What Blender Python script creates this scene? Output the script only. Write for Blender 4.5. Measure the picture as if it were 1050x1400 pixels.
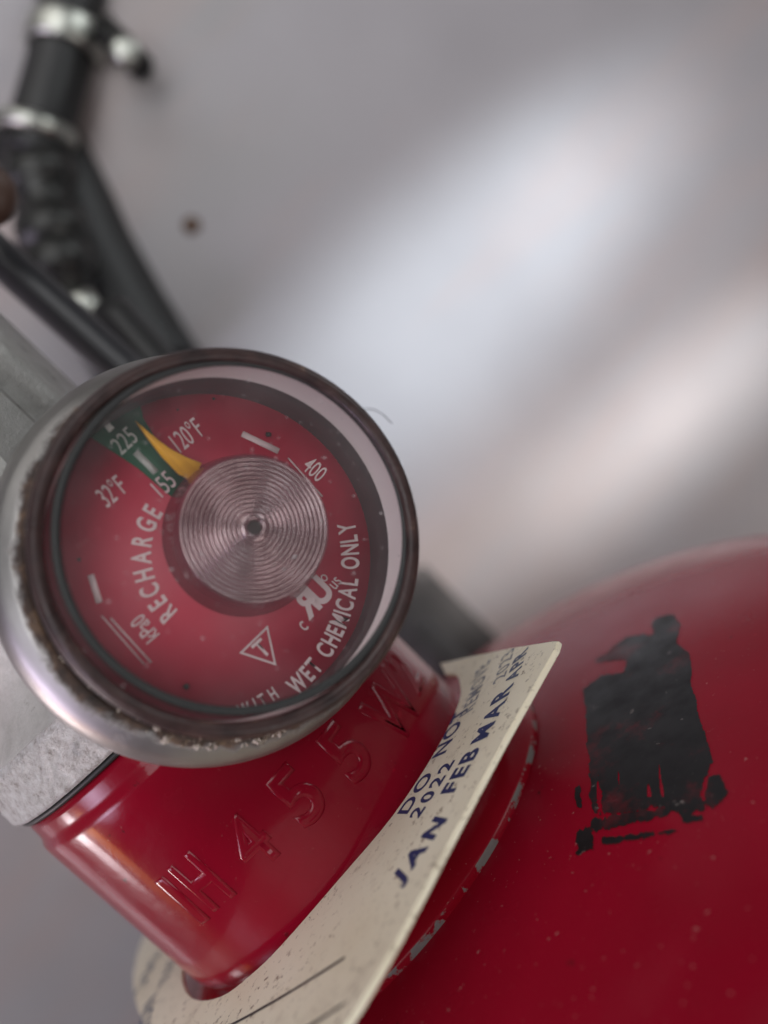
import bpy, bmesh, math, random
from mathutils import Vector, Matrix
random.seed(7)
for o in list(bpy.data.objects): bpy.data.objects.remove(o, do_unlink=True)
S = bpy.context.scene
COL = S.collection
R = math.radians
MM = 0.001

# ------------------------------------------------------------------ frame of reference
# extinguisher axis = world Z, foot of the neck at z = ZO; lengths below are millimetres
A_C  = Vector((0.69915634, 0.69915634, 0.14953534))      # downwards, seen from the camera
S_C  = Vector((0.70710678, -0.70710678, 0.0))            # to the right along the wall
F_C  = Vector((-0.10573746, -0.10573746, 0.98875638))    # towards the wall
P0_C = Vector((-7.0561189, 43.06945224, 148.0))          # neck foot, seen from the camera
ZO = 420.0
FPX = 1500.0
def c2w(v):                                              # camera-space mm -> extinguisher-space mm
    v = Vector(v) - P0_C
    return Vector((v.dot(S_C), v.dot(F_C), ZO - v.dot(A_C)))
def d2w(v):
    v = Vector(v); return Vector((v.dot(S_C), v.dot(F_C), -v.dot(A_C)))
def ray(px, py): return Vector(((px-525.0)/FPX, (py-700.0)/FPX, 1.0))
def at(px, py, z): return c2w(ray(px, py)*z)             # measured point at distance z (mm)
CAM = c2w((0, 0, 0))
def hit_plane(px, py, p, n):
    d = d2w(ray(px, py)); k = (p-CAM).dot(n)/d.dot(n)
    return CAM + d*k

# ------------------------------------------------------------------ camera
cam = bpy.data.cameras.new("camera"); camo = bpy.data.objects.new("camera", cam); COL.objects.link(camo)
cx, cy, cz = d2w((1, 0, 0)), d2w((0, -1, 0)), d2w((0, 0, -1))
m = Matrix.Identity(4)
for i in range(3):
    m[i][0], m[i][1], m[i][2], m[i][3] = cx[i], cy[i], cz[i], CAM[i]*MM
camo.matrix_world = m
cam.sensor_fit = 'VERTICAL'; cam.sensor_height = 24.0; cam.sensor_width = 18.0
cam.lens = 24.0*FPX/1400.0
cam.clip_start = 0.005; cam.clip_end = 50
cam.dof.use_dof = True; cam.dof.focus_distance = 0.121; cam.dof.aperture_fstop = 7.2
S.camera = camo

# ------------------------------------------------------------------ light
w = bpy.data.worlds.new("World"); S.world = w; w.use_nodes = True
bg = w.node_tree.nodes["Background"]; bg.inputs[0].default_value = (0.93, 0.93, 1.0, 1); bg.inputs[1].default_value = 0.045
S.view_settings.view_transform = 'Standard'; S.view_settings.look = 'None'
S.view_settings.exposure = 0.0; S.view_settings.gamma = 1.0
def area(name, loc, look, sx, sy, radiance, col, roll=0.0):
    l = bpy.data.lights.new(name, 'AREA'); l.shape = 'RECTANGLE'; l.size = sx; l.size_y = sy
    l.color = col; l.energy = radiance*math.pi*sx*sy
    o = bpy.data.objects.new(name, l); COL.objects.link(o)
    o.location = loc
    q = (Vector(look)-Vector(loc)).to_track_quat('-Z', 'Y')
    o.rotation_euler = (q.to_matrix() @ Matrix.Rotation(roll, 3, 'Z')).to_euler()
    return o
Z0 = ZO*MM
TGT = (0, 0, Z0)
def spot(name, loc, look, cone, watts, col, blend=1.0, soft=.015):
    l = bpy.data.lights.new(name, 'SPOT'); l.spot_size = R(cone); l.spot_blend = blend; l.energy = watts; l.color = col; l.shadow_soft_size = soft
    o = bpy.data.objects.new(name, l); COL.objects.link(o); o.location = loc
    o.rotation_euler = (Vector(look)-Vector(loc)).to_track_quat('-Z', 'Y').to_euler(); return o
area("overhead_key_light", (0.15, -0.45, Z0+1.0), TGT, 0.7, 0.7, 1.5, (1.0, 0.97, 0.95))  # added key light from above, out of view
area("fill_light_front", (-0.15, -0.85, Z0+0.36), TGT, 0.7, 0.45, 3.8, (0.97, 0.98, 1.0))  # added frontal fill so the dial is evenly lit
area("fill_light_front_right", (0.42, -0.62, Z0+0.66), TGT, 0.45, 0.4, 2.6, (0.97, 0.98, 1.0))  # added fill, throws the extinguisher's shadow left onto the wall
area("fill_light_low", (0.15, -0.85, Z0-0.62), TGT, 0.7, 0.5, 2.9, (1.0, 0.97, 0.95))  # added fill from below, no floor is modelled
ws = area("window_light_side", (-0.75, -0.33, Z0+0.08), TGT, 0.42, 0.6, 0.34, (0.84, 0.74, 1.0)); ws.data.spread = R(26)
area("window_light_right", (0.8, -0.25, Z0+0.14), TGT, 0.40, 0.26, 4.0, (0.94, 0.98, 1.0))
wl = area("neck_streak_warm", (-0.70, -0.09, Z0-0.06), TGT, 0.08, 0.36, 0.15, (1.0, 0.40, 0.10)); wl.data.spread = R(22)  # added warm strip, puts an orange reflection on the neck
wl = area("neck_streak_pale", (-0.70, 0.03, Z0-0.04), TGT, 0.09, 0.40, 0.5, (1.0, 0.90, 0.93)); wl.data.spread = R(20)  # added pale strip, brightens the left flank of the neck
# added spots raking from the right, shaped to make the wall's bright streaks
spot("streak_spot", (0.66, -0.090, Z0+0.022), (0.080, 0.130, Z0+0.031), 6.0, 66, (0.80, 0.92, 1.0), .85, .012)
spot("streak_spot_low", (0.66, -0.060, Z0-0.075), (0.103, 0.130, Z0-0.030), 3.1, 78, (0.78, 0.93, 1.0), .8, .012)
spot("streak_spot_warm", (0.70, -0.060, Z0-0.05), (0.036, 0.130, Z0-0.012), 4.6, 56, (1.0, 0.90, 0.84), 1.0)
spot("streak_spot_wide", (0.60, -0.250, Z0+0.06), (0.095, 0.130, Z0+0.005), 12.0, 7, (0.95, 0.97, 1.0), 1.0)
spot("neck_flank_wall_spot", (-0.37, -0.50, Z0+0.10), (-0.285, 0.130, Z0-0.02), 15.0, 60, (1.0, 0.92, 0.95), .5)  # added spot on unseen wall, its reflection lightens the neck's left flank

# ------------------------------------------------------------------ material helpers
def mat(name, col=(.5, .5, .5), rough=.5, metal=0.0, coat=0.0, coat_rough=.1, spec=.5):
    M = bpy.data.materials.new(name); M.use_nodes = True
    b = M.node_tree.nodes["Principled BSDF"]
    b.inputs["Base Color"].default_value = (*col, 1); b.inputs["Roughness"].default_value = rough
    b.inputs["Metallic"].default_value = metal; b.inputs["Coat Weight"].default_value = coat
    b.inputs["Coat Roughness"].default_value = coat_rough; b.inputs["Specular IOR Level"].default_value = spec
    return M
class NT:
    def __init__(s, M):
        s.t = M.node_tree; s.n = s.t.nodes; s.b = s.n["Principled BSDF"]
        s.co = s.n.new("ShaderNodeTexCoord").outputs["Object"]
    def noise(s, scale, detail=4, rough=.55, stretch=None, off=0.0):
        n = s.n.new("ShaderNodeTexNoise"); n.inputs["Scale"].default_value = scale
        n.inputs["Detail"].default_value = detail; n.inputs["Roughness"].default_value = rough
        v = s.co
        mp = s.n.new("ShaderNodeMapping"); s.t.links.new(v, mp.inputs[0])
        mp.inputs["Location"].default_value = (off, off*1.7, off*.6)
        if stretch: mp.inputs["Scale"].default_value = stretch
        s.t.links.new(mp.outputs[0], n.inputs["Vector"]); return n.outputs["Fac"]
    def ramp(s, f, stops):
        r = s.n.new("ShaderNodeValToRGB"); e = r.color_ramp.elements
        while len(e) < len(stops): e.new(.5)
        for k, (p, c) in enumerate(stops):
            e[k].position = p; e[k].color = (*c, 1) if not isinstance(c, (int, float)) else (c, c, c, 1)
        s.t.links.new(f, r.inputs[0]); return r.outputs[0]
    def mix(s, f, a, b):
        x = s.n.new("ShaderNodeMix"); x.data_type = 'RGBA'
        for v, k in ((f, 0), (a, 6), (b, 7)):
            if hasattr(v, 'links'): s.t.links.new(v, x.inputs[k])
            else: x.inputs[k].default_value = v if isinstance(v, (int, float)) else (*v, 1)
        return x.outputs[2]
    def math(s, op, a, b=0.0):
        x = s.n.new("ShaderNodeMath"); x.operation = op
        for v, k in ((a, 0), (b, 1)):
            if hasattr(v, 'links'): s.t.links.new(v, x.inputs[k])
            else: x.inputs[k].default_value = v
        return x.outputs[0]
    def xyz(s):
        x = s.n.new("ShaderNodeSeparateXYZ"); s.t.links.new(s.co, x.inputs[0]); return x.outputs
    def bump(s, h, strength, dist):
        x = s.n.new("ShaderNodeBump"); x.inputs["Strength"].default_value = strength; x.inputs["Distance"].default_value = dist
        s.t.links.new(h, x.inputs["Height"]); s.t.links.new(x.outputs[0], s.b.inputs["Normal"]); return x
    def set(s, k, v): s.t.links.new(v, s.b.inputs[k])

def red_paint(name, c1, c2, dust=.5, chips=None, coat=0.0):
    M = mat(name, c1, .22, coat=coat, coat_rough=.06, spec=.14); t = NT(M)
    col = t.mix(t.ramp(t.noise(40, 5), [(.35, 0), (.7, 1)]), c1, c2)
    sp = t.ramp(t.noise(1500, 3, .6), [(.68, 0), (.76, dust)])
    col = t.mix(sp, col, (.45, .30, .28))
    dk = t.ramp(t.noise(420, 3, .6, off=3), [(.70, 0), (.78, .8)])
    col = t.mix(dk, col, (.03, .008, .008))
    sc_ = t.ramp(t.noise(55, 5, .7, stretch=(.25, 2.2, 3.0), off=8), [(.66, 0), (.70, .6)])
    col = t.mix(sc_, col, (c1[0]*1.7, c1[1]*2.5, c1[2]*1.6))
    rough = t.ramp(t.noise(160, 6), [(.3, .16), (.75, .30)])
    if chips:
        r0, r1, z0, z1 = chips
        x, y, z = t.xyz()
        rr = t.math('SQRT', t.math('ADD', t.math('MULTIPLY', x, x), t.math('MULTIPLY', y, y)))
        m1 = t.math('MULTIPLY', t.math('GREATER_THAN', rr, r0), t.math('LESS_THAN', rr, r1))
        m2 = t.math('MULTIPLY', t.math('GREATER_THAN', z, z0), t.math('LESS_THAN', z, z1))
        nz = t.ramp(t.noise(210, 6, .7, off=1), [(.46, 0), (.50, 1)])
        k = t.math('MULTIPLY', t.math('MULTIPLY', m1, m2), nz)
        col = t.mix(k, col, (.17, .15, .14)); rough = t.mix(k, rough, (.6, .6, .6))
    t.set("Base Color", col); t.set("Roughness", rough)
    t.bump(t.noise(350, 5, .6), .12, .0004)
    return M

M = {}
M['tank'] = red_paint("red_tank_paint", (.23, .003, .015), (.19, .0025, .011), .42)
M['neck'] = red_paint("red_neck_paint", (.215, .0025, .014), (.17, .002, .010), .12, coat=.25)
M['flange'] = red_paint("red_flange_paint", (.24, .003, .012), (.19, .0025, .009), .3, chips=(.0309, .035, -.0064, -.0053))

def cast_metal():
    k = mat("cast_zinc", (.36, .35, .33), .55, .35); t = NT(k)
    col = t.ramp(t.noise(300, 8, .7), [(.3, (.36, .35, .33)), (.5, (.44, .43, .41)), (.75, (.52, .51, .49))])
    dirt = t.ramp(t.noise(140, 6, .7, off=5), [(.62, 0), (.7, .8)])
    t.set("Base Color", t.mix(dirt, col, (.08, .065, .05)))
    h = t.noise(900, 6, .7); t.bump(h, .4, .0005); t.set("Roughness", t.ramp(t.noise(200), [(.3, .45), (.7, .75)]))
    return k
M['cast'] = cast_metal()
def worn_edge():
    k = mat("worn_cast_edge", (.6, .6, .6), .42, .35); t = NT(k)
    col = t.ramp(t.noise(800, 8, .75), [(.34, (.36, .33, .31)), (.44, (.70, .69, .68)), (.60, (.90, .91, .91))])
    t.set("Base Color", col); t.bump(t.noise(700, 8, .75), 1.0, .003); return k
M['edge'] = worn_edge()
def chrome():
    k = mat("dulled_chrome", (.5, .49, .48), .36, 1.0); t = NT(k)
    x, y, z = t.xyz()
    rr = t.math('SQRT', t.math('ADD', t.math('MULTIPLY', x, x), t.math('MULTIPLY', y, y)))
    inner = t.math('SUBTRACT', 1.0, t.math('MULTIPLY', t.math('SUBTRACT', rr, .0190), 520.0))
    nz = t.noise(260, 7, .7)
    k2 = t.ramp(t.math('ADD', t.math('MULTIPLY', inner, .55), nz), [(.57, 0), (.80, 1)])
    k3 = t.ramp(t.noise(110, 7, .7, off=4), [(.66, 0), (.74, .7)])
    kk = t.math('MAXIMUM', k2, k3)
    rust = t.ramp(t.noise(500, 5), [(.3, (.012, .009, .008)), (.55, (.06, .035, .025)), (.75, (.16, .10, .06))])
    t.set("Base Color", t.mix(kk, t.ramp(t.noise(60, 5), [(.3, (.25, .24, .23)), (.7, (.45, .44, .43))]), rust))
    t.set("Metallic", t.math('SUBTRACT', 1.0, t.math('MULTIPLY', kk, .9)))
    t.set("Roughness", t.ramp(kk, [(0, .43), (1, .75)]))
    t.bump(t.math('ADD', t.math('MULTIPLY', kk, -.5), t.math('MULTIPLY', t.noise(600), .12)), .25, .0003)
    return k
M['chrome'] = chrome()
M['rim'] = mat("smoked_lens_rim", (.035, .022, .022), .3, 0, .0, spec=.3)
def rim_mat():
    t = NT(M['rim'])
    col = t.ramp(t.noise(240, 7, .7), [(.35, (.018, .011, .011)), (.6, (.05, .028, .026)), (.78, (.22, .15, .10))])
    t.set("Base Color", col); t.set("Roughness", t.ramp(t.noise(150), [(.3, .22), (.7, .5)]))
    t.bump(t.noise(420, 5), .3, .0005)
rim_mat()
M['wallcup'] = mat("grey_case_wall", (.66, .62, .62), .35, .1)
t = NT(M['wallcup']); t.set("Base Color", t.ramp(t.noise(30, 3), [(.3, (.55, .50, .50)), (.7, (.78, .73, .73))]))
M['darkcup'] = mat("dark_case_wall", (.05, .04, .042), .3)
M['dial'] = mat("dial_red_print", (.34, .020, .040), .5)
t = NT(M['dial']); t.set("Base Color", t.mix(t.ramp(t.noise(120, 6), [(.4, 0), (.75, .6)]), (.44, .020, .052), (.36, .016, .042)))
M['green'] = mat("dial_green_print", (.012, .11, .055), .5)
M['print'] = mat("dial_white_print", (.62, .50, .50), .55)
M['gprint'] = mat("dial_white_print_on_green", (.50, .54, .50), .55)
M['needle'] = mat("yellow_needle_paint", (.88, .45, .02), .42)
M['coil'] = mat("coil_metal", (.50, .44, .43), .24, .9)
t = NT(M['coil']); t.set("Base Color", t.ramp(t.noise(260, 5), [(.3, (.42, .32, .32)), (.55, (.66, .54, .55)), (.8, (.80, .70, .70))]))
cn = M['coil'].node_tree; ct_ = cn.nodes.new("ShaderNodeBsdfTransparent"); ct_.inputs[0].default_value = (1, .86, .88, 1)
cm = cn.nodes.new("ShaderNodeMixShader"); cm.inputs[0].default_value = .5
co_ = [q for q in cn.nodes if q.type == 'OUTPUT_MATERIAL'][0]
cn.links.new(M['coil'].node_tree.nodes["Principled BSDF"].outputs[0], cm.inputs[1]); cn.links.new(ct_.outputs[0], cm.inputs[2]); cn.links.new(cm.outputs[0], co_.inputs[0])
M['coilside'] = mat("coil_housing", (.17, .028, .045), .25, .2)
M['hole'] = mat("hub_hole_dark", (.02, .014, .012), .6)
def lens_mat():
    k = bpy.data.materials.new("dusty_clear_lens"); k.use_nodes = True
    n = k.node_tree.nodes; l = k.node_tree.links; n.clear()
    out = n.new("ShaderNodeOutputMaterial"); tr = n.new("ShaderNodeBsdfTransparent"); gl = n.new("ShaderNodeBsdfGlossy")
    df = n.new("ShaderNodeBsdfDiffuse"); df.inputs[0].default_value = (.62, .55, .56, 1)
    gl.inputs["Roughness"].default_value = .09
    tr.inputs[0].default_value = (.95, .92, .92, 1)
    lw = n.new("ShaderNodeLayerWeight"); pw = n.new("ShaderNodeMath"); pw.operation = 'POWER'; pw.inputs[1].default_value = 5
    l.new(lw.outputs["Facing"], pw.inputs[0]); fr = n.new("ShaderNodeMath"); fr.operation = 'MULTIPLY_ADD'
    fr.inputs[1].default_value = .92; fr.inputs[2].default_value = .045; l.new(pw.outputs[0], fr.inputs[0])
    m1 = n.new("ShaderNodeMixShader"); l.new(fr.outputs[0], m1.inputs[0]); l.new(tr.outputs[0], m1.inputs[1]); l.new(gl.outputs[0], m1.inputs[2])
    co = n.new("ShaderNodeTexCoord"); ns = n.new("ShaderNodeTexNoise"); ns.inputs["Scale"].default_value = 90; ns.inputs["Detail"].default_value = 8
    l.new(co.outputs["Object"], ns.inputs["Vector"])
    rp = n.new("ShaderNodeValToRGB"); e = rp.color_ramp.elements
    e[0].position = .3; e[0].color = (.02, .02, .02, 1); e[1].position = .8; e[1].color = (.085, .085, .085, 1)
    l.new(ns.outputs[0], rp.inputs[0])
    n2 = n.new("ShaderNodeTexNoise"); n2.inputs["Scale"].default_value = 1500; n2.inputs["Detail"].default_value = 2
    l.new(co.outputs["Object"], n2.inputs["Vector"])
    r2 = n.new("ShaderNodeValToRGB"); e2_ = r2.color_ramp.elements; e2_[0].position = .69; e2_[0].color = (0, 0, 0, 1); e2_[1].position = .76; e2_[1].color = (.3, .3, .3, 1)
    l.new(n2.outputs[0], r2.inputs[0]); ad = n.new("ShaderNodeMath"); ad.operation = 'ADD'; l.new(rp.outputs[0], ad.inputs[0]); l.new(r2.outputs[0], ad.inputs[1])
    m2 = n.new("ShaderNodeMixShader"); l.new(ad.outputs[0], m2.inputs[0]); l.new(m1.outputs[0], m2.inputs[1]); l.new(df.outputs[0], m2.inputs[2])
    l.new(m2.outputs[0], out.inputs[0]); return k
M['lens'] = lens_mat()
M['crust'] = mat("corrosion_crust", (.42, .36, .30), .85)
t = NT(M['crust']); t.set("Base Color", t.ramp(t.noise(600, 5), [(.35, (.14, .09, .06)), (.52, (.40, .34, .29)), (.75, (.60, .54, .48))]))
M['gasket'] = mat("black_gasket", (.012, .012, .012), .55)
def tag_mat():
    k = mat("aged_cream_plastic", (.66, .60, .48), .42); t = NT(k)
    col = t.mix(t.ramp(t.noise(45, 6), [(.3, 0), (.75, 1)]), (.80, .74, .59), (.70, .62, .46))
    sp = t.ramp(t.noise(1000, 5, .7), [(.585, 0), (.64, .9)])
    area_ = t.ramp(t.noise(60, 4, .6, off=2), [(.38, .15), (.56, 1)])
    col = t.mix(t.math('MULTIPLY', sp, area_), col, (.16, .10, .06))
    sm = t.ramp(t.noise(150, 6, .7, off=6), [(.56, 0), (.74, .5)])
    col = t.mix(sm, col, (.36, .29, .21))
    t.set("Base Color", col); t.bump(t.noise(500, 5), .12, .0004); return k
M['tag'] = tag_mat()
M['ink'] = mat("blue_ink", (.018, .032, .11), .5)
M['inkfade'] = mat("faded_blue_ink", (.20, .20, .22), .55)
M['inkdim'] = mat("worn_blue_ink", (.07, .085, .14), .5)
M['pen'] = mat("black_pen", (.03, .028, .028), .5)
M['marker'] = mat("black_marker", (.010, .009, .010), .4, spec=.3)
t = NT(M['marker']); t.set("Base Color", t.mix(t.ramp(t.noise(700, 4), [(.67, 0), (.73, .6)]), t.mix(t.ramp(t.noise(150, 6, .7, stretch=(1, 1, .6)), [(.55, 0), (.68, .85)]), (.008, .007, .008), (.075, .006, .010)), (.20, .17, .16)))
t.set("Roughness", t.ramp(t.noise(260), [(.3, .28), (.7, .6)]))
M['rubber'] = mat("black_rubber", (.014, .014, .014), .45)
M['steel'] = mat("bright_steel", (.52, .53, .48), .34, 1.0)
M['dsteel'] = mat("dull_steel", (.05, .05, .048), .36, .7)
M['black_bar'] = mat("black_lever_paint", (.022, .022, .025), .35)
M['shade_block'] = mat("dark_shade_colour", (.05, .046, .046), .7)  # dark colour of the block that stands in for shade
M['brown'] = mat("brown_plastic", (.06, .03, .02), .5)
M['rust'] = mat("rusty_rivet", (.10, .055, .035), .7)
def wall_mat():
    k = mat("satin_grey_wall", (.40, .37, .38), .42, .2); t = NT(k)
    c = t.mix(t.ramp(t.noise(9, 5), [(.3, 0), (.7, 1)]), (.355, .34, .35), (.295, .28, .287))
    st = t.ramp(t.noise(17, 5, .6, stretch=(.3, 1, 1.3), off=3), [(.48, 0), (.70, .6)])
    c = t.mix(st, c, (.38, .29, .265))
    c = t.mix(t.ramp(t.noise(70, 3, .55, off=7), [(.70, 0), (.76, .55)]), c, (.20, .13, .11))
    t.set("Base Color", c)
    t.set("Roughness", t.ramp(t.noise(14, 5, .6, off=1), [(.3, .34), (.7, .52)]))
    t.bump(t.noise(7, 3, .5, stretch=(1.0, 1, .35)), .16, .02)
    return k
M['wall'] = wall_mat()

# ------------------------------------------------------------------ mesh helpers (all take millimetres)
def link(name, bm, m_, parent=None, origin=Vector((0, 0, 0)), smooth=True, loc=True):
    me = bpy.data.meshes.new(name)
    bmesh.ops.recalc_face_normals(bm, faces=bm.faces)
    for v in bm.verts: v.co = (v.co-origin)*MM
    bm.to_mesh(me); bm.free()
    for p in me.polygons: p.use_smooth = smooth
    if m_ is not None:
        for q in (m_ if isinstance(m_, list) else [m_]): me.materials.append(q)
    o = bpy.data.objects.new(name, me); COL.objects.link(o)
    o.location = origin*MM
    if parent is not None:
        o.parent = parent; o.location = (origin - Vector(parent['_o']))*MM
    o['_o'] = list(origin)
    return o
def empty(name, origin):
    o = bpy.data.objects.new(name, None); COL.objects.link(o); o.empty_display_size = .01
    o.location = origin*MM; o['_o'] = list(origin); return o
def tag(o, label, cat, group=None):
    o['label'] = label; o['category'] = cat
    if group: o['group'] = group
def frame(o, n, up=Vector((0, 0, 1))):
    n = n.normalized(); x = up.cross(n).normalized(); y = n.cross(x)
    return lambda a, b, c: o + x*a + y*b + n*c
ZUP = frame(Vector((0, 0, ZO)), Vector((0, 0, 1)), Vector((0, 1, 0)))
def revolve(prof, fr, seg=128, bm=None, mi=None, close=False):
    """prof: (r, h) list, h along the frame's normal"""
    bm = bm or bmesh.new(); rings = []
    for r, h in prof:
        if r < 1e-6: rings.append([bm.verts.new(fr(0, 0, h))]); continue
        rings.append([bm.verts.new(fr(r*math.cos(2*math.pi*k/seg), r*math.sin(2*math.pi*k/seg), h)) for k in range(seg)])
    pairs = list(zip(rings, rings[1:])) + ([(rings[-1], rings[0])] if close else [])
    for j, (a, b) in enumerate(pairs):
        for k in range(seg):
            q = [a[k % len(a)], a[(k+1) % seg % len(a)], b[(k+1) % seg % len(b)], b[k % len(b)]]
            q = list(dict.fromkeys(q))
            if len(q) > 2:
                f = bm.faces.new(q)
                if mi: f.material_index = mi[j]
    return bm
def smooth_prof(p, n=4):
    out = []
    for i in range(len(p)-1):
        p0 = p[max(i-1, 0)]; p1 = p[i]; p2 = p[i+1]; p3 = p[min(i+2, len(p)-1)]
        for k in range(n):
            u = k/n
            out.append(tuple(.5*((2*p1[c])+(-p0[c]+p2[c])*u+(2*p0[c]-5*p1[c]+4*p2[c]-p3[c])*u*u+(-p0[c]+3*p1[c]-3*p2[c]+p3[c])*u**3) for c in (0, 1)))
    return out+[p[-1]]
def tube(path, rad, seg=16, bm=None, caps=True, closed=False):
    bm = bm or bmesh.new(); rings = []; n = len(path)
    up = None
    for i in range(n):
        a = path[(i-1) % n] if closed or i > 0 else path[i]; b = path[(i+1) % n] if closed or i < n-1 else path[i]
        d = (b-a).normalized()
        if up is None: up = d.orthogonal().normalized()
        up = (up - d*up.dot(d)).normalized(); v = d.cross(up)
        r = rad[i] if isinstance(rad, (list, tuple)) else rad
        rings.append([bm.verts.new(path[i]+(up*math.cos(2*math.pi*k/seg)+v*math.sin(2*math.pi*k/seg))*r) for k in range(seg)])
    for i in range(n-1 + (1 if closed else 0)):
        a, b = rings[i], rings[(i+1) % n]
        for k in range(seg): bm.faces.new([a[k], a[(k+1) % seg], b[(k+1) % seg], b[k]])
    if caps and not closed:
        bm.faces.new(rings[0]); bm.faces.new(rings[-1])
    return bm
def slab(loop, f3, thick, bev=0.0):
    """closed 2-D loop -> plate; f3(u, v, h) maps into space"""
    bm = bmesh.new()
    a = [bm.verts.new(f3(u, v, 0)) for u, v in loop]; b = [bm.verts.new(f3(u, v, thick)) for u, v in loop]
    fa = bm.faces.new(a); fb = bm.faces.new(b)
    for k in range(len(loop)):
        j = (k+1) % len(loop); bm.faces.new([a[k], a[j], b[j], b[k]])
    if bev:
        bmesh.ops.recalc_face_normals(bm, faces=bm.faces)
        bmesh.ops.bevel(bm, geom=[e for e in bm.edges if fa in e.link_faces or fb in e.link_faces], offset=bev, segments=2, affect='EDGES')
    bmesh.ops.triangulate(bm, faces=[f for f in bm.faces if len(f.verts) > 4])
    return bm
_gl = {}
def glyphs(s, bold=0.0, extrude=0.0, bevel=0.0):
    """verts and faces of a word, cap height 1, centred on its middle; plus its width"""
    key = (s, bold, extrude, bevel)
    if key in _gl: return _gl[key]
    cu = bpy.data.curves.new("word", 'FONT'); cu.body = s; cu.size = 1.0/0.729; cu.align_x = 'CENTER'
    cu.offset = bold; cu.extrude = extrude; cu.bevel_depth = bevel; cu.bevel_resolution = 2; cu.resolution_u = 5
    o = bpy.data.objects.new("word", cu); COL.objects.link(o)
    dg = bpy.context.evaluated_depsgraph_get(); dg.update()
    me = bpy.data.meshes.new_from_object(o.evaluated_get(dg))
    V = [v.co.copy() for v in me.vertices]; F = [tuple(p.vertices) for p in me.polygons]
    bpy.data.objects.remove(o); bpy.data.curves.remove(cu); bpy.data.meshes.remove(me)
    xs = [v.x for v in V]; mx = (max(xs)+min(xs))/2
    V = [Vector((v.x-mx, v.y-.5, v.z)) for v in V]
    _gl[key] = (V, F, max(xs)-min(xs)); return _gl[key]
def add_glyph(bm, s, f3, h, cond=.8, **kw):
    V, F, wd = glyphs(s, **kw)
    vs = [bm.verts.new(f3(v.x*h*cond, v.y*h, v.z*h)) for v in V]
    for f in F:
        try: bm.faces.new([vs[i] for i in f])
        except ValueError: pass
    return wd*h*cond

# ================================================================== wall behind
bm = bmesh.new(); n = 24
YW = 130.0
vv = [[bm.verts.new(Vector((-1200+2400*i/n, YW, -600+1500*j/n))) for i in range(n+1)] for j in range(n+1)]
for j in range(n):
    for i in range(n): bm.faces.new([vv[j][i], vv[j][i+1], vv[j+1][i+1], vv[j+1][i]])
ret = bmesh.ops.extrude_face_region(bm, geom=bm.faces[:])
for v in ret['geom']:
    if isinstance(v, bmesh.types.BMVert): v.co.y += 12
wall = link("wall", bm, M['wall'], origin=Vector((0, YW, ZO))); wall['kind'] = 'structure'
for px, py, r in ((262, 308, 2.2),):
    p = hit_plane(px, py, Vector((0, YW, 0)), Vector((0, -1, 0)))
    fr = frame(p, Vector((0, -1, 0)))
    link("rivet", revolve(smooth_prof([(r, 0.02), (r*.85, .5), (r*.5, .85), (0, 1.0)]), fr, 24), M['rust'], wall, p)

# ================================================================== fire extinguisher
EX = empty("fire_extinguisher", Vector((0, 0, 0)))
tag(EX, "red fire extinguisher with round pressure gauge, grey valve and black marker blot", "fire extinguisher")
def ZP(p): return [(r, -s) for r, s in p]                # (radius, distance below neck foot)
dome = [(85*math.sin(a), 35-31*math.cos(a)) for a in [R(90*k/24) for k in range(0, 25)] if a > R(14)]
tank = link("tank", revolve(ZP([(20, 4.6)]+dome+[(85, 200), (85, 385), (83, 402), (76, 412), (60, 416), (0, 410)]), ZUP, 160), M['tank'], EX, Vector((0, 0, ZO)))
fl = smooth_prof([(23.0, 1.3), (25.0, 1.8), (27.5, 2.6), (29.7, 3.7), (31.0, 4.8), (31.45, 5.6), (31.2, 6.8), (30.4, 8.0)], 4)
flange = link("neck_flange", revolve(ZP(fl+[(22, 10.4)]), ZUP, 160), M['flange'], EX, Vector((0, 0, ZO)))
nk = [(21.5, -31.2), (23.6, -31.1), (24.1, -30.8), (24.3, -30.2), (24.35, -29.0), (24.5, -28.3), (24.9, -27.7), (25.0, -27.0)]
nk += [(25.0, -27+24.5*k/14) for k in range(1, 15)] + [(24.9, -1.6), (24.6, -.6), (24.0, .4), (23.2, 1.3), (22.4, 2.0)]
neck = link("neck_collar", revolve(ZP(nk), ZUP, 160), M['neck'], EX, Vector((0, 0, ZO)))

# raised cast characters on the collar
def on_neck(phi, s):
    def f3(u, v, h):
        a = R(phi)+u/25.0; r = 24.93+h*(.28 if s > -8 else .5)
        return Vector((r*math.cos(a), r*math.sin(a), ZO-(s-v)))
    return f3
for ch, phi, s, h, cond in (("I", -118.0, -14.2, 7.2, 1.0), ("H", -109.0, -14.6, 7.2, .62), ("4", -92.0, -14.2, 6.6, .85), ("5", -75.2, -14.0, 7.0, .95),
                            ("5", -58.5, -12.8, 7.0, .95), ("W", -37.5, -11.0, 7.0, .8), ("2", -21.0, -11.6, 7.0, .9)):
    bm = bmesh.new()
    add_glyph(bm, ch, on_neck(phi, s), h, cond, bold=-.02, extrude=.0, bevel=.075)
    link("raised_character", bm, M['neck'], neck, Vector((0, 0, ZO)))

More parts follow.
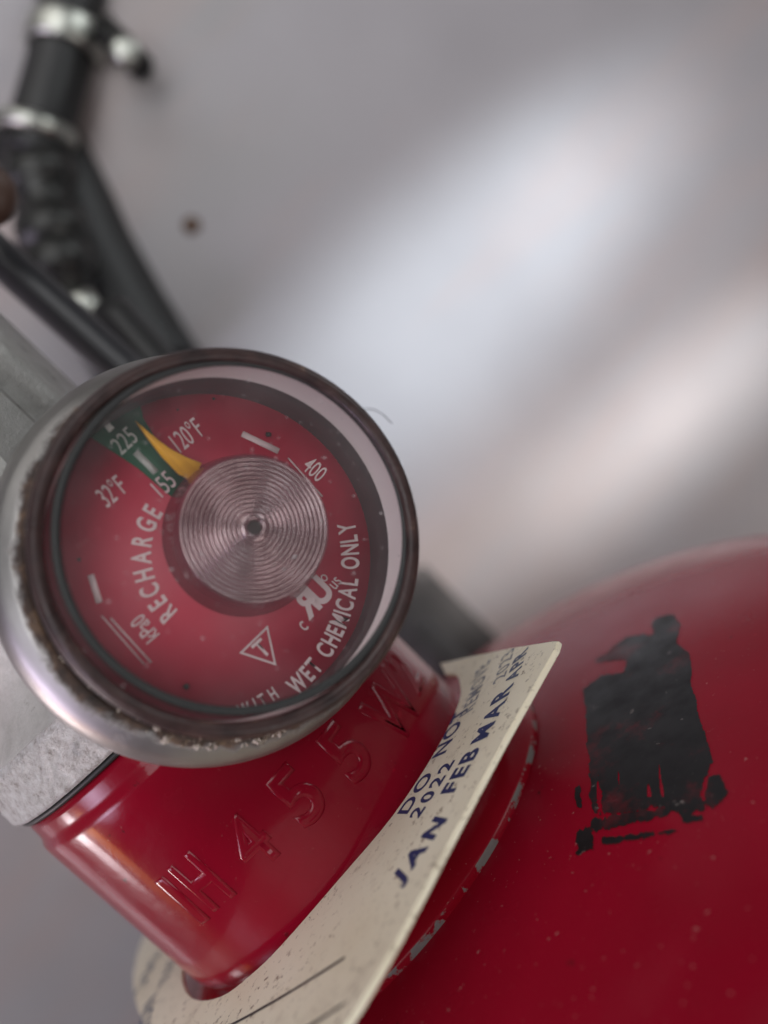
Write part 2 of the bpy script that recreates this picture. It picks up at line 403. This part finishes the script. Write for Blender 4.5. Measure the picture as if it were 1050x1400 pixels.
# valve
link("valve_gasket", revolve(ZP([(20, -31.1), (24.5, -31.1), (24.7, -31.4), (24.5, -31.75), (20, -31.75)]), ZUP, 128, close=True), M['gasket'], EX, Vector((0, 0, ZO)))
from mathutils import noise as mn
vf = smooth_prof([(20, 31.8), (24.6, 31.85), (25.2, 32.2)], 2)[:-1]+[(25.35-.55*k/10, 32.4+5.6*k/10) for k in range(11)]
vf += smooth_prof([(24.4, 38.6), (23.2, 39.6), (20.5, 41.6), (18.2, 44.2), (16.6, 47.5), (15.7, 51), (15.4, 58), (15.6, 68), (12, 70)], 4)
ne = 14
bmv = revolve(vf, ZUP, 260, mi=[0, 0]+[1]*ne+[0]*80)
for q in bmv.verts:
    c = q.co; rr = Vector((c.x, c.y, 0)).normalized(); z = c.z-ZO
    e_ = 1 if 33.4 < z < 39.5 else .45
    q.co += rr*(mn.fractal(c*.9, .7, 2.0, 4)*.16+mn.fractal(c*.22, .7, 2, 3)*.22)*e_
valve = link("valve_body", bmv, [M['cast'], M['edge']], EX, Vector((0, 0, ZO)))
def rbox(x0, x1, y0, y1, z0, z1, b, seg=3):
    bm = bmesh.new()
    bmesh.ops.create_cube(bm, size=1)
    for v in bm.verts: v.co = Vector(((x0+x1)/2+v.co.x*(x1-x0), (y0+y1)/2+v.co.y*(y1-y0), (z0+z1)/2+v.co.z*(z1-z0)))
    bmesh.ops.bevel(bm, geom=bm.edges[:], offset=b, segments=seg, affect='EDGES'); return bm
link("valve_head", rbox(-24, 17.8, -13, 16, ZO+49.5, ZO+130, 3.6, 4), M['cast'], valve, Vector((0, 0, ZO+65)))
# lever bars behind the valve head
for (p, q, r, nm) in ((at(-30, 325, 172), at(215, 545, 168), 3.1, 'black_bar'), (at(150, 425, 182), at(245, 535, 176), 3.6, 'rubber')):
    link("lever_bar", tube([p.lerp(q, k/6) for k in range(7)], r, 20), M[nm], valve, p)

# ------------------------------------------------------------------ pressure gauge
GN = d2w((0.29, -0.15, -0.945)).normalized()
GO = at(320, 734, 105)
GF = frame(GO, GN)                                        # (a, b, c): c towards the viewer
gauge_prof = [(4.5, -30), (4.5, -20), (9, -19.4), (15, -18.4), (19.2, -16.6), (21.3, -14.6), (22.0, -12.9), (21.9, -11.7), (21.3, -10.6), (20.4, -9.6), (19.8, -9.0), (19.3, -8.8), (19.0, -9.2), (18.8, -10.4), (15, -12.4)]
bm = revolve([(r, h) for r, h in smooth_prof(gauge_prof, 3)], GF, 160)
vs_ = d2w((-16, 5, 0)); vs_ = (vs_-GN*vs_.dot(GN))/FPX*116
for q in bm.verts:
    d_ = q.co-GO; r_q = (d_-GN*d_.dot(GN)).length
    q.co += vs_*max(0.0, min(1.0, (r_q-19.1)/1.7)) if d_.dot(GN) > -13 else vs_
# local axes so that the material sees the radius
GX = (GF(1, 0, 0)-GO); GY = (GF(0, 1, 0)-GO)
def glink(name, bm, m_, parent):
    for v in bm.verts:
        d = v.co-GO; v.co = Vector((d.dot(GX), d.dot(GY), d.dot(GN)))
    me = bpy.data.meshes.new(name); bmesh.ops.recalc_face_normals(bm, faces=bm.faces)
    for v in bm.verts: v.co *= MM
    bm.to_mesh(me); bm.free()
    for p in me.polygons: p.use_smooth = True
    for q in (m_ if isinstance(m_, list) else [m_]): me.materials.append(q)
    o = bpy.data.objects.new(name, me); COL.objects.link(o)
    if parent is EX:
        mw = Matrix.Identity(4)
        for i in range(3): mw[i][0], mw[i][1], mw[i][2], mw[i][3] = GX[i], GY[i], GN[i], GO[i]*MM
        o.matrix_world = mw; o.parent = EX
    else: o.parent = parent
    return o
G = glink("pressure_gauge", bm, M['chrome'], EX)
rp = smooth_prof([(18.75, -12.0), (18.95, -6), (19.05, -1.6), (18.9, -.6), (18.45, -.08), (17.85, -.1), (17.5, -.5), (17.4, -1.1)], 4)
M['rimside'] = mat("grimy_rim_side", (.26, .23, .21), .5, .6)
t = NT(M['rimside']); t.set("Base Color", t.ramp(t.noise(160, 7, .7), [(.36, (.05, .032, .026)), (.5, (.24, .21, .19)), (.7, (.40, .37, .35))]))
glink("lens_rim", revolve(rp, GF, 160, mi=[1 if h < -1.9 else 0 for r, h in rp]), [M['rim'], M['rimside']], G)
ESH = Vector((-8, 6))                                      # the dial sits a little low and left in its case
def shifted(bm, px, py, d0, d1):
    """slide vertices sideways in proportion to their depth between d0 and d1"""
    v = d2w((px, py, 0)); v = (v-GN*v.dot(GN)); v = v/FPX*112
    for q in bm.verts:
        f = (-(q.co-GO).dot(GN)-d0)/(d1-d0); q.co += v*max(0, min(1, f))
    return bm
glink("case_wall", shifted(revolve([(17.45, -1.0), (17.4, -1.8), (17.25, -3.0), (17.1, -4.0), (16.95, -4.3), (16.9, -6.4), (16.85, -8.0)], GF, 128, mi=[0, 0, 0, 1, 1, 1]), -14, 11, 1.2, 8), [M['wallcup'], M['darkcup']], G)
gc = GF(0, 0, -.75); vsh = d2w((9, -8, 0)); vsh = (vsh-GN*vsh.dot(GN))/FPX*106
glink("lens_gasket", revolve([(17.0+.45*math.cos(a), .22*math.sin(a)) for a in [R(30*k) for k in range(12)]], frame(gc+vsh, GN), 128, close=True), M['gasket'], G)
lp = [(17.45*math.sin(a)/math.sin(R(28)), -.9 + 17.45/math.sin(R(28))*(math.cos(a)-math.cos(R(28)))*.13) for a in [R(28*k/14) for k in range(14, -1, -1)]]
glink("lens", revolve(lp, GF, 96), M['lens'], G)
DD = -8.0
glink("dial", shifted(revolve([(0, DD), (17.2, DD), (17.2, DD-.5), (0, DD-.5)], GF, 128), -14, 11, 1.2, 8), M['dial'], G)
def on_dial(px, py, lift=.03):
    return hit_plane(px, py, GO+GN*(DD+lift), GN)
def dial_poly(name, pts, m_, lift=.03, th=.02):
    bm = slab([(x, y) for x, y in pts], lambda u, v, h: on_dial(u, v, lift)+GN*h, th)
    return glink(name, bm, m_, G)
def bar(x0, y0, x1, y1, w):
    d = Vector((x1-x0, y1-y0)).normalized(); nx, ny = -d.y*w/2, d.x*w/2
    return [(x0+nx, y0+ny), (x1+nx, y1+ny), (x1-nx, y1-ny), (x0-nx, y0-ny)]
dial_poly("green_zone", [(190, 545), (196, 572), (212, 598), (236, 624), (264, 648), (262, 668), (247, 690), (220, 667), (188, 640), (150, 615), (112, 590), (140, 560)], M['green'])
dial_poly("pointer", [(184, 576), (199, 588), (218, 604), (233, 615), (254, 626), (275, 634), (270, 645), (256, 655), (243, 648), (220, 624), (200, 598)], M['needle'], 1.0, .35)
def tick(a, mk): dial_poly("tick_mark", bar(*a), M[mk], .06)
tick((331, 593, 381, 617, 8), 'print'); tick((124, 786, 136, 824, 9), 'print')
tick((185, 618, 213, 646, 9), 'gprint'); tick((143, 577, 153, 588, 9), 'gprint')
def word_at(name, s, x, y, ang, h, m_, cond=.62, bold=.012):
    ca, sa = math.cos(R(ang)), math.sin(R(ang))
    bm = bmesh.new()
    add_glyph(bm, s, lambda u, v, q: on_dial(x+u*ca+v*sa, y+u*sa-v*ca, .07), h, cond, bold=bold)
    return glink(name, bm, m_, G)
# image angle: 0 = text running right, negative = rising
word_at("dial_lettering", "400", 431, 641, 41, 24, M['print'], .62, .005)
word_at("dial_lettering", "120°F", 255, 594, -38, 30, M['print'], .5, .0)
word_at("dial_lettering", "32°F", 152, 671, -40, 30, M['print'], .52, .0)
word_at("dial_lettering", "225", 169, 602, -43, 27, M['gprint'], .62, .0)
word_at("dial_lettering", "155", 223, 661, -43, 27, M['print'], .62, .0)
word_at("dial_lettering", "kPa0", 197, 860, 230, 24, M['print'], .62, .008)
word_at("dial_lettering", "c", 412, 853, -45, 22, M['print'], .7, .005)
word_at("dial_lettering", "us", 456, 795, -50, 19, M['print'], .7, .0)
def arc_text(s, cxp, cyp, rad, a0, a1, h, out, cond, bold):
    """characters spread from angle a0 to a1 (image degrees, y down); out: letter tops point outwards"""
    bm = bmesh.new()
    ws = [glyphs(c, bold=bold)[2] if c != ' ' else .45 for c in s]
    tot = sum(ws)+.16*(len(s)-1); acc = 0
    for c, wd in zip(s, ws):
        f = (acc+wd/2)/tot; acc += wd+.16
        if c == ' ': continue
        a = R(a0+(a1-a0)*f); x, y = cxp+rad*math.cos(a), cyp+rad*math.sin(a)
        up = Vector((math.cos(a), math.sin(a)))*(1 if out else -1); rt = Vector((-up.y, up.x))
        add_glyph(bm, c, lambda u, v, q: on_dial(x+rt.x*u+up.x*v, y+rt.y*u+up.y*v, .07), h, cond, bold=bold)
    return glink("dial_lettering", bm, M['print'], G)
arc_text("RECHARGE", 306, 757, 114, 129, 214, 28, True, .62, .03)
arc_text("WET CHEMICAL ONLY", 251, 768, 227, 50, -13.5, 25, False, .62, .03)
arc_text("WITH", 252, 770, 215, 71, 54, 18, False, .62, .02)
# thin lines beside the figures
for a in ((394, 626, 441, 679, 2), (151, 845, 207, 906, 2.4), (139, 842, 197, 908, 2)):
    dial_poly("scale_line", bar(*a), M['print'], .06)
# certification mark: mirrored R joined to U
bm = bmesh.new()
ca, sa = math.cos(R(-46)), math.sin(R(-46))
for s, du, mir in (("R", -13, -1), ("U", 12, 1)):
    add_glyph(bm, s, lambda u, v, q: on_dial(427+(du+u*mir)*ca+v*sa, 816+(du+u*mir)*sa-v*ca, .07), 36, .84, bold=.055)
glink("certification_mark", bm, M['print'], G)
word_at("dial_lettering", "o", 441, 788, -46, 16, M['print'], .8, .0)
tri = [Vector((366, 855)), Vector((327, 893)), Vector((378, 910))]
bm = bmesh.new()
cen = sum(tri, Vector((0, 0)))/3
o_ = [bm.verts.new(on_dial(p.x, p.y, .07)) for p in tri]; i_ = [bm.verts.new(on_dial(*(p+(cen-p)*.17), .07)) for p in tri]
for k in range(3): bm.faces.new([o_[k], o_[(k+1) % 3], i_[(k+1) % 3], i_[k]])
glink("triangle_mark", bm, M['print'], G)
word_at("triangle_letter", "T", 357, 886, -42, 25, M['print'], .85, .03)

# spiral pressure coil standing off the dial on its housing
CT = hit_plane(347, 722, GO+GN*(-2.6), GN)
CF = frame(CT, GN)
RC = 105*107.0/FPX
glink("coil_housing", revolve([(RC+.95, DD+2.6), (RC+.5, -3.2), (RC+.05, -.5), (RC-.1, -.15), (0, -.15)], CF, 96), M['coilside'], G)
sp = []
turns = 13; N = turns*56
for k in range(N+1):
    f = k/N; r = 1.35+(RC-1.45)*f; a = 2*math.pi*turns*f
    sp.append(CF(r*math.cos(a), r*math.sin(a), -.05+.35*math.sin(f*math.pi)*0 + .25*(1-f)))
glink("bourdon_coil", tube(sp, (RC-1.45)/turns*.50, 10), M['coil'], G)
glink("coil_hub", revolve(smooth_prof([(1.5, -.1), (1.5, .5), (1.3, .75), (.95, .8), (.75, .6), (.72, .1)], 3), CF, 40), M['coil'], G)
glink("hub_hole", revolve([(0, .12), (.74, .12)], CF, 24), M['hole'], G)
# corrosion crumbs in the groove along the bottom of the rim
from mathutils import noise as mn
bm = bmesh.new(); NA, NC = 420, 26; grid = {}
for i in range(NA+1):
    pa = 50+115*i/NA
    d = Vector((math.cos(R(pa)), math.sin(R(pa)))); v = d2w((d.x, d.y, 0)); v = (v-GN*v.dot(GN)).normalized()
    body = max(0, 1-abs(pa-92)/36)
    for j in range(NC+1):
        f = j/NC; r = 18.9+1.5*f
        p0 = GO+v*r+GN*(-8.9-.35*f)
        q = p0*1.0
        h = mn.fractal(q*.55, .6, 2.0, 4)*.9+mn.fractal(q*2.2+Vector((9, 2, 5)), .6, 2, 3)*.45
        h = h+body*.75-.55-abs(f-.5)*.5
        grid[i, j] = (p0+(GN*1.0+v*.25)*min(1.1, max(h, -.1))*1.15, h)
vs = {}
for i in range(NA):
    for j in range(NC):
        k4 = ((i, j), (i+1, j), (i+1, j+1), (i, j+1))
        if max(grid[k][1] for k in k4) < 0: continue
        for k in k4:
            if k not in vs: vs[k] = bm.verts.new(grid[k][0])
        bm.faces.new([vs[k] for k in k4])
cr = glink("corrosion_crust", bm, M['crust'], G); cr['kind'] = 'stuff'
# flecks of dirt on the dial
rc = random.Random(3)
for px, py, r in ((367, 594, .28), (255, 939, .3), (108, 765, .16), (292, 545, .14), (243, 560, .1)):
    p = on_dial(px, py, .12)
    bm = bmesh.new(); r_ = bmesh.ops.create_icosphere(bm, subdivisions=2, radius=r, matrix=Matrix.Translation(p))
    for q in r_['verts']: q.co += Vector((rc.uniform(-1, 1), rc.uniform(-1, 1), rc.uniform(-1, 1)))*r*.3
    glink("dirt_fleck", bm, M['hole'], G)

# ------------------------------------------------------------------ marker blot on the tank shoulder
def on_tank(px, py, lift=.05):
    d = d2w(ray(px, py)); C = Vector((0, 0, ZO-35))
    sc = Vector((1/85, 1/85, 1/31))
    o = CAM-C; o = Vector((o.x*sc.x, o.y*sc.y, o.z*sc.z)); e = Vector((d.x*sc.x, d.y*sc.y, d.z*sc.z))
    a, b, c = e.dot(e), 2*o.dot(e), o.dot(o)-1
    q = b*b-4*a*c
    if q <= 0: return None
    p = CAM+d*((-b-math.sqrt(q))/(2*a)); n_ = p-C
    n_ = Vector((n_.x*sc.x**2, n_.y*sc.y**2, n_.z*sc.z**2)).normalized()
    return p+n_*lift
import numpy as np
def blot():
    st = 1.0
    xs = np.arange(775, 1002, st); ys = np.arange(835, 1172, st)
    X, Y = np.meshgrid(xs, ys); U = (X-770)*3.75; V = (Y-820)*3.75
    def poly_sd(P):
        P = np.array(P, float); best = np.full(U.shape, 1e9); ins = np.zeros(U.shape, bool)
        for (x0, y0), (x1, y1) in zip(P, np.roll(P, -1, 0)):
            dx, dy = x1-x0, y1-y0; t_ = np.clip(((U-x0)*dx+(V-y0)*dy)/(dx*dx+dy*dy), 0, 1)
            best = np.minimum(best, np.hypot(U-x0-t_*dx, V-y0-t_*dy))
            c = ((y0 > V) != (y1 > V)); xi = x0+(V-y0)*dx/(dy if dy else 1e-9); ins ^= c & (U < xi)
        return np.where(ins, best, -best)
    def seg(x0, y0, x1, y1, w0, w1=None):
        w1 = w0 if w1 is None else w1
        dx, dy = x1-x0, y1-y0; t_ = np.clip(((U-x0)*dx+(V-y0)*dy)/(dx*dx+dy*dy), 0, 1)
        return (w0+(w1-w0)*t_)/2-np.hypot(U-x0-t_*dx, V-y0-t_*dy)
    D = poly_sd([(455, 110), (500, 78), (560, 80), (605, 125), (585, 215), (645, 275), (668, 480), (722, 680), (768, 845), (700, 800), (640, 720), (560, 790), (500, 800), (400, 800), (330, 740), (250, 770), (200, 800), (185, 960), (140, 960), (125, 700), (105, 460), (200, 380), (312, 372), (322, 312), (168, 315), (250, 240), (330, 195), (460, 172)])
    soft = []
    for a in ((160, 700, 166, 1075, 62, 40), (285, 760, 278, 1045, 60, 45), (330, 760, 360, 900, 40, 20), (400, 790, 470, 930, 70, 40), (500, 790, 530, 1070, 42), (575, 780, 630, 1070, 62, 80), (650, 770, 695, 1060, 60, 45), (738, 800, 735, 900, 34, 18), (560, 1060, 710, 1062, 45), (180, 1150, 530, 1085, 75, 45), (195, 1238, 570, 1185, 40, 14), (72, 975, 76, 1055, 24), (170, 1090, 500, 1035, 14), (240, 920, 440, 960, 60), (620, 1120, 700, 1120, 30)):
        D = np.maximum(D, seg(*a))
    for P in ([(735, 905), (800, 900), (838, 1000), (765, 1085), (715, 1040)], [(62, 1200), (105, 1165), (150, 1180), (148, 1280), (75, 1305)]):
        D = np.maximum(D, poly_sd(P))
    D = np.maximum(D, poly_sd([(135, 690), (700, 690), (765, 850), (705, 1068), (560, 1075), (175, 1120)])-15)
    rg = np.random.RandomState(5)
    def vnoise(fx, fy):
        h = rg.rand(64, 64); a = (U*fx) % 63; b = (V*fy) % 63; i, j = a.astype(int), b.astype(int); u, v = a-i, b-j
        u = u*u*(3-2*u); v = v*v*(3-2*v)
        return h[j, i]*(1-u)*(1-v)+h[j, i+1]*u*(1-v)+h[j+1, i]*(1-u)*v+h[j+1, i+1]*u*v-.5
    low = np.clip((V-500)/450, 0, 1)
    # slanted streak coordinate: the strokes run down and a little to the right
    U0, V0 = U, V; U = U0-.06*V0
    gap = vnoise(.034, .0042)*1.0+vnoise(.075, .008)*.55
    U = U0
    D = D+vnoise(.022, .016)*14+vnoise(.06, .05)*10*(.5+low)+vnoise(.17, .14)*9+vnoise(.33, .29)*7
    D = np.minimum(D, 34)-np.clip((gap-(.62-.36*low))*170, 0, 60)*np.clip(low*1.6, 0, 1)*np.where(V < 1010, 1, .35)
    K = D > 0
    bm = bmesh.new(); vs = {}
    def vert(j, i):
        if (j, i) not in vs: vs[j, i] = bm.verts.new(on_tank(xs[i], ys[j]))
        return vs[j, i]
    for j in range(len(ys)-1):
        for i in range(len(xs)-1):
            if K[j, i]: bm.faces.new([vert(j, i), vert(j, i+1), vert(j+1, i+1), vert(j+1, i)])
    return bm
mk = link("marker_blot", blot(), M['marker'], tank, Vector((0, 0, ZO)))

# ================================================================== cream service tag clipped round the neck
TN = d2w((-0.75003483, -0.65138428, -0.11465717)).normalized()
TO = Vector((0, 0, ZO+3.0))
e1 = Vector((1, 0, 0)); e1 = (e1-TN*e1.dot(TN)).normalized(); e2 = TN.cross(e1)
def on_tag(u, v, h=0.0): return TO+e1*u+e2*v+TN*h
TAG = empty("service_tag", TO)
tag(TAG, "cream plastic service tag with blue printed months clipped round the red neck", "service tag")
outer = [(26.2, 4.2), (30.0, -5.0), (34.9, -17.3), (38.6, -27.4), (39.0, -28.9), (38.2, -30.0), (27.6, -36.9), (19.0, -43.2), (11.4, -49.0), (7.0, -51.9), (2.0, -54.4), (-6, -56), (-15, -53), (-24, -43), (-30, -29), (-32.8, -14), (-34.8, -3.3), (-37.6, 4.3), (-41.0, 15.2), (-42.7, 24.4), (-42.4, 33.5), (-37, 42), (-26, 45), (-12, 38)]
inner = [(-10, 30), (-19, 24.5), (-25, 17), (-27.6, 8), (-27, -3.0), (-23.2, -13.5), (-17.2, -21.5), (-11.8, -24.6), (-6.5, -25.9), (3.2, -25.9), (12.3, -25.4), (20.5, -21.3), (25.6, -15.6), (27.0, -10.4), (27.2, -6.0), (26.0, -2.0)]
def catmull(P, n=3, sharp=()):
    out = []
    for i in range(len(P)-1):
        p0 = Vector(P[max(i-1, 0)]); p1 = Vector(P[i]); p2 = Vector(P[i+1]); p3 = Vector(P[min(i+2, len(P)-1)])
        for k in range(n):
            u = k/n; out.append(tuple(.5*((2*p1)+(p2-p0)*u+(2*p0-5*p1+4*p2-p3)*u*u+(3*p1-p0-3*p2+p3)*u**3)))
    return out+[tuple(P[-1])]
loop = outer[:6]+catmull(outer[6:], 3)+catmull(inner, 4)
plate = link("tag_plate", slab(loop, lambda u, v, h: on_tag(u, v, h-.7), .7, .12), M['tag'], TAG, TO, smooth=False)
def tag_arc(s, ang, rad, h, m_, cond=.95, bold=.03, space=.2, scale=1.0):
    """letters on a circle round the hole; tops point to the middle"""
    bm = bmesh.new()
    ws = [glyphs(c, bold=bold)[2] if c != ' ' else .5 for c in s]
    tot = (sum(ws)+space*(len(s)-1))*h*cond; acc = -tot/2
    for c, wd in zip(s, ws):
        wd_ = wd*h*cond; a = R(ang)+(acc+wd_/2)/rad; acc += wd_+space*h*cond
        if c == ' ': continue
        ct, sn = math.cos(a), math.sin(a)
        add_glyph(bm, c, lambda u, v, q: on_tag(2+rad*ct-sn*u-ct*v, rad*sn+ct*u-sn*v, .03), h, cond, bold=bold)
    return link("tag_lettering", bm, m_, TAG, TO, smooth=False)
tag_arc("JAN", -72.6, 41.2, 3.4, M['ink'], .76, .065)
tag_arc("FEB", -58.8, 38.6, 3.3, M['ink'], .72, .05)
tag_arc("MAR", -47.2, 38.8, 3.3, M['ink'], .72, .05)
tag_arc("APR", -36.6, 39.6, 2.4, M['inkdim'], .72, .05)
tag_arc("2022", -61.8, 34.0, 2.9, M['ink'], .78, .035)
tag_arc("2023", -33.0, 36.6, 2.4, M['inkfade'], .8, .01)
tag_arc("DO", -62.2, 29.9, 3.1, M['ink'], .8, .03)
tag_arc("NOT", -45.2, 29.9, 3.1, M['ink'], .74, .03)
tag_arc("REMOVE", -33.0, 31.6, 2.7, M['inkfade'], .6, .02)
tag_arc("DEC", 160, 42.0, 2.9, M['inkdim'], .9, .04)
tag_arc("2021", 170, 33.8, 2.8, M['inkdim'], .8, .01)
tag_arc("NOV", 183, 36.5, 2.9, M['inkdim'], .9, .04)
def pen(p, q, w0, w1):
    (x0, y0), (x1, y1) = p, q; d = Vector((x1-x0, y1-y0)).normalized(); n_ = Vector((-d.y, d.x))
    pts = []
    K = 14
    for k in range(K+1):
        f = k/K; c = Vector((x0, y0)).lerp(Vector((x1, y1)), f)+n_*(.5*math.sin(f*math.pi)); pts.append((c+n_*(w0+(w1-w0)*f)*(.8+.3*random.random())/2, c-n_*(w0+(w1-w0)*f)*(.8+.3*random.random())/2))
    bm = bmesh.new()
    L = [(bm.verts.new(on_tag(a.x, a.y, .035)), bm.verts.new(on_tag(b.x, b.y, .035))) for a, b in pts]
    for a, b in zip(L, L[1:]): bm.faces.new([a[0], a[1], b[1], b[0]])
    return link("pen_line", bm, M['pen'], TAG, TO, smooth=False)
pen((2.9, -43.6), (-18.0, -28.4), .5, .42); pen((2.2, -51.0), (-9.0, -43.0), .5, .45)

# ================================================================== hose with steel clamps, out of focus by the wall
HO = at(75, 130, 250.0)
HOSE = empty("discharge_hose", HO)
tag(HOSE, "black rubber hose with bright steel clamps hanging against the wall", "hose")
hp = [at(128, -130, 257.9), at(112, -60, 255.3), at(98, 0, 252.6), at(80, 90, 250.0), at(58, 170, 247.4), at(48, 215, 247.4)]
hc = []
for i in range(len(hp)-1):
    for k in range(4): hc.append(hp[i].lerp(hp[i+1], k/4))
hc.append(hp[-1])
link("hose_tube", tube(hc, 7.4, 28), M['rubber'], HOSE, HO)
def collar(name, p, q, prof, m_):
    ax = (q-p).normalized(); fr = frame(p, ax, Vector((0, 1, 0)))
    prof = [(r*1.316, q*1.316) for r, q in prof]
    return link(name, revolve(prof, fr, 40, close=True), m_, HOSE, p)
ax0 = at(98, 30, 250.7)
lp_ = [at(40, 170, 264), at(85, 270, 264), at(118, 350, 264), at(160, 430, 264), at(215, 520, 264)]
lc = []
for i in range(len(lp_)-1):
    for k in range(5): lc.append(lp_[i].lerp(lp_[i+1], k/5))
link("hose_shade_tube", tube(lc+[lp_[-1]], 12.5, 24), M['rubber'], HOSE, HO)  # added dark tube, stands in for the soft shade beside the hose
collar("hose_clamp", at(92, 42, 251.3), at(80, 90, 250.0), [(5.7, -1), (6.5, -.9), (6.8, -.2), (6.8, 3.4), (6.5, 4.2), (5.7, 4.3)], M['steel'])
collar("ferrule", at(50, 172, 247.4), at(40, 215, 247.4), [(5.7, -.6), (6.6, -.5), (7.2, .4), (7.2, 1.4), (6.6, 2.2), (5.7, 2.3)], M['steel'])
b0, b1 = at(138, 62, 247.4), at(205, 78, 244.7)
link("clamp_ear", rbox(*(x for t_ in zip(Vector((min(b0.x, b1.x), min(b0.y, b1.y)-2, min(b0.z, b1.z)-2)), Vector((max(b0.x, b1.x), max(b0.y, b1.y)+2, max(b0.z, b1.z)+3))) for x in t_), 1.2), M['dsteel'], HOSE, b0)
fr = frame(at(172, 70, 240.8), d2w((.2, -.1, -1)))
link("clamp_screw", revolve(smooth_prof([(0, 2.0), (1.8, 1.9), (2.8, 1.3), (3.2, 0), (3.2, -2.4)]), fr, 24), M['steel'], HOSE, at(172, 70, 240.8))
# fittings below the hose end
def fitting(name, p, q, prof, m_, seg=40):
    prof = [(r*1.316, q if q > 8 else q*1.316) for r, q in prof]
    return link(name, revolve(prof, frame(p, (q-p).normalized(), Vector((0, 1, 0))), seg, close=False), m_, HOSE, p)
f0, f1 = at(48, 215, 247.4), at(95, 420, 239.5)
L = (f1-f0).length
fitting("hose_fitting", f0, f1, [(0, 0), (5.2, 0), (5.2, L*.25), (4.2, L*.28), (4.2, L*.42), (6.2, L*.43), (6.2, L*.6), (4.6, L*.62), (4.6, L), (0, L)], M['dsteel'])
fitting("hex_nut", f0.lerp(f1, .62), f1, [(0, 0), (5.2, 0), (6.4, .8), (6.4, 5.2), (5.2, 6), (0, 6)], M['dsteel'], 6)
fitting("hex_nut", f0.lerp(f1, .05), f1, [(0, 0), (5.4, 0), (6.6, .8), (6.6, 4.6), (5.4, 5.4), (0, 5.4)], M['dsteel'], 6)
fitting("swivel_end", at(105, 405, 234.2), at(128, 440, 234.2), [(0, 0), (2.0, 0), (2.6, .5), (2.6, 4), (2.0, 4.6), (0, 4.6)], M['steel'], 28)
kn = at(-20, 268, 160.0)
knob = link("brown_knob", revolve(smooth_prof([(0, 3), (2.5, 2.8), (4.2, 1.6), (4.6, 0), (4.2, -1.6), (2.5, -2.8), (0, -3)]), frame(kn, d2w((.4, .2, -1))), 32), M['brown'], valve, kn)
# ================================================================== added dark block, stands in for the soft shade behind the neck
BP = at(585, 868, 238)
BR = empty("neck_shade_block", BP)
tag(BR, "added dark block standing in for the shade on the wall just behind the red neck", "shade_block")
link("shade_plate", rbox(BP.x-13, BP.x+10, BP.y+14, 129.5, BP.z-24, BP.z+7, 3), M['shade_block'], BR, BP)
link("shade_hook", tube([BP+Vector((-2, 16, -20)), BP+Vector((-2, 4, -18)), BP+Vector((-2, 0, -8)), BP+Vector((-2, 2, 2))], 4.5, 16), M['shade_block'], BR, BP)
# ================================================================== a stray hair on the rim
hpts = [at(488, 562, 106), at(500, 559, 106), at(512, 560, 106.5), at(524, 567, 107), at(536, 579, 107.5)]
hh = []
for i in range(len(hpts)-1):
    for k in range(4): hh.append(hpts[i].lerp(hpts[i+1], k/4))
hh.append(hpts[-1])
hair = link("lint_fibre", tube(hh, .045, 6), M['pen'], origin=hpts[0])
tag(hair, "fine dark lint fibre curling off the top right of the gauge rim", "fibre")

for o in bpy.data.objects:
    if '_o' in o: del o['_o']
S.render.engine = 'CYCLES'; S.cycles.use_denoising = True; S.cycles.max_bounces = 8; S.cycles.transparent_max_bounces = 12
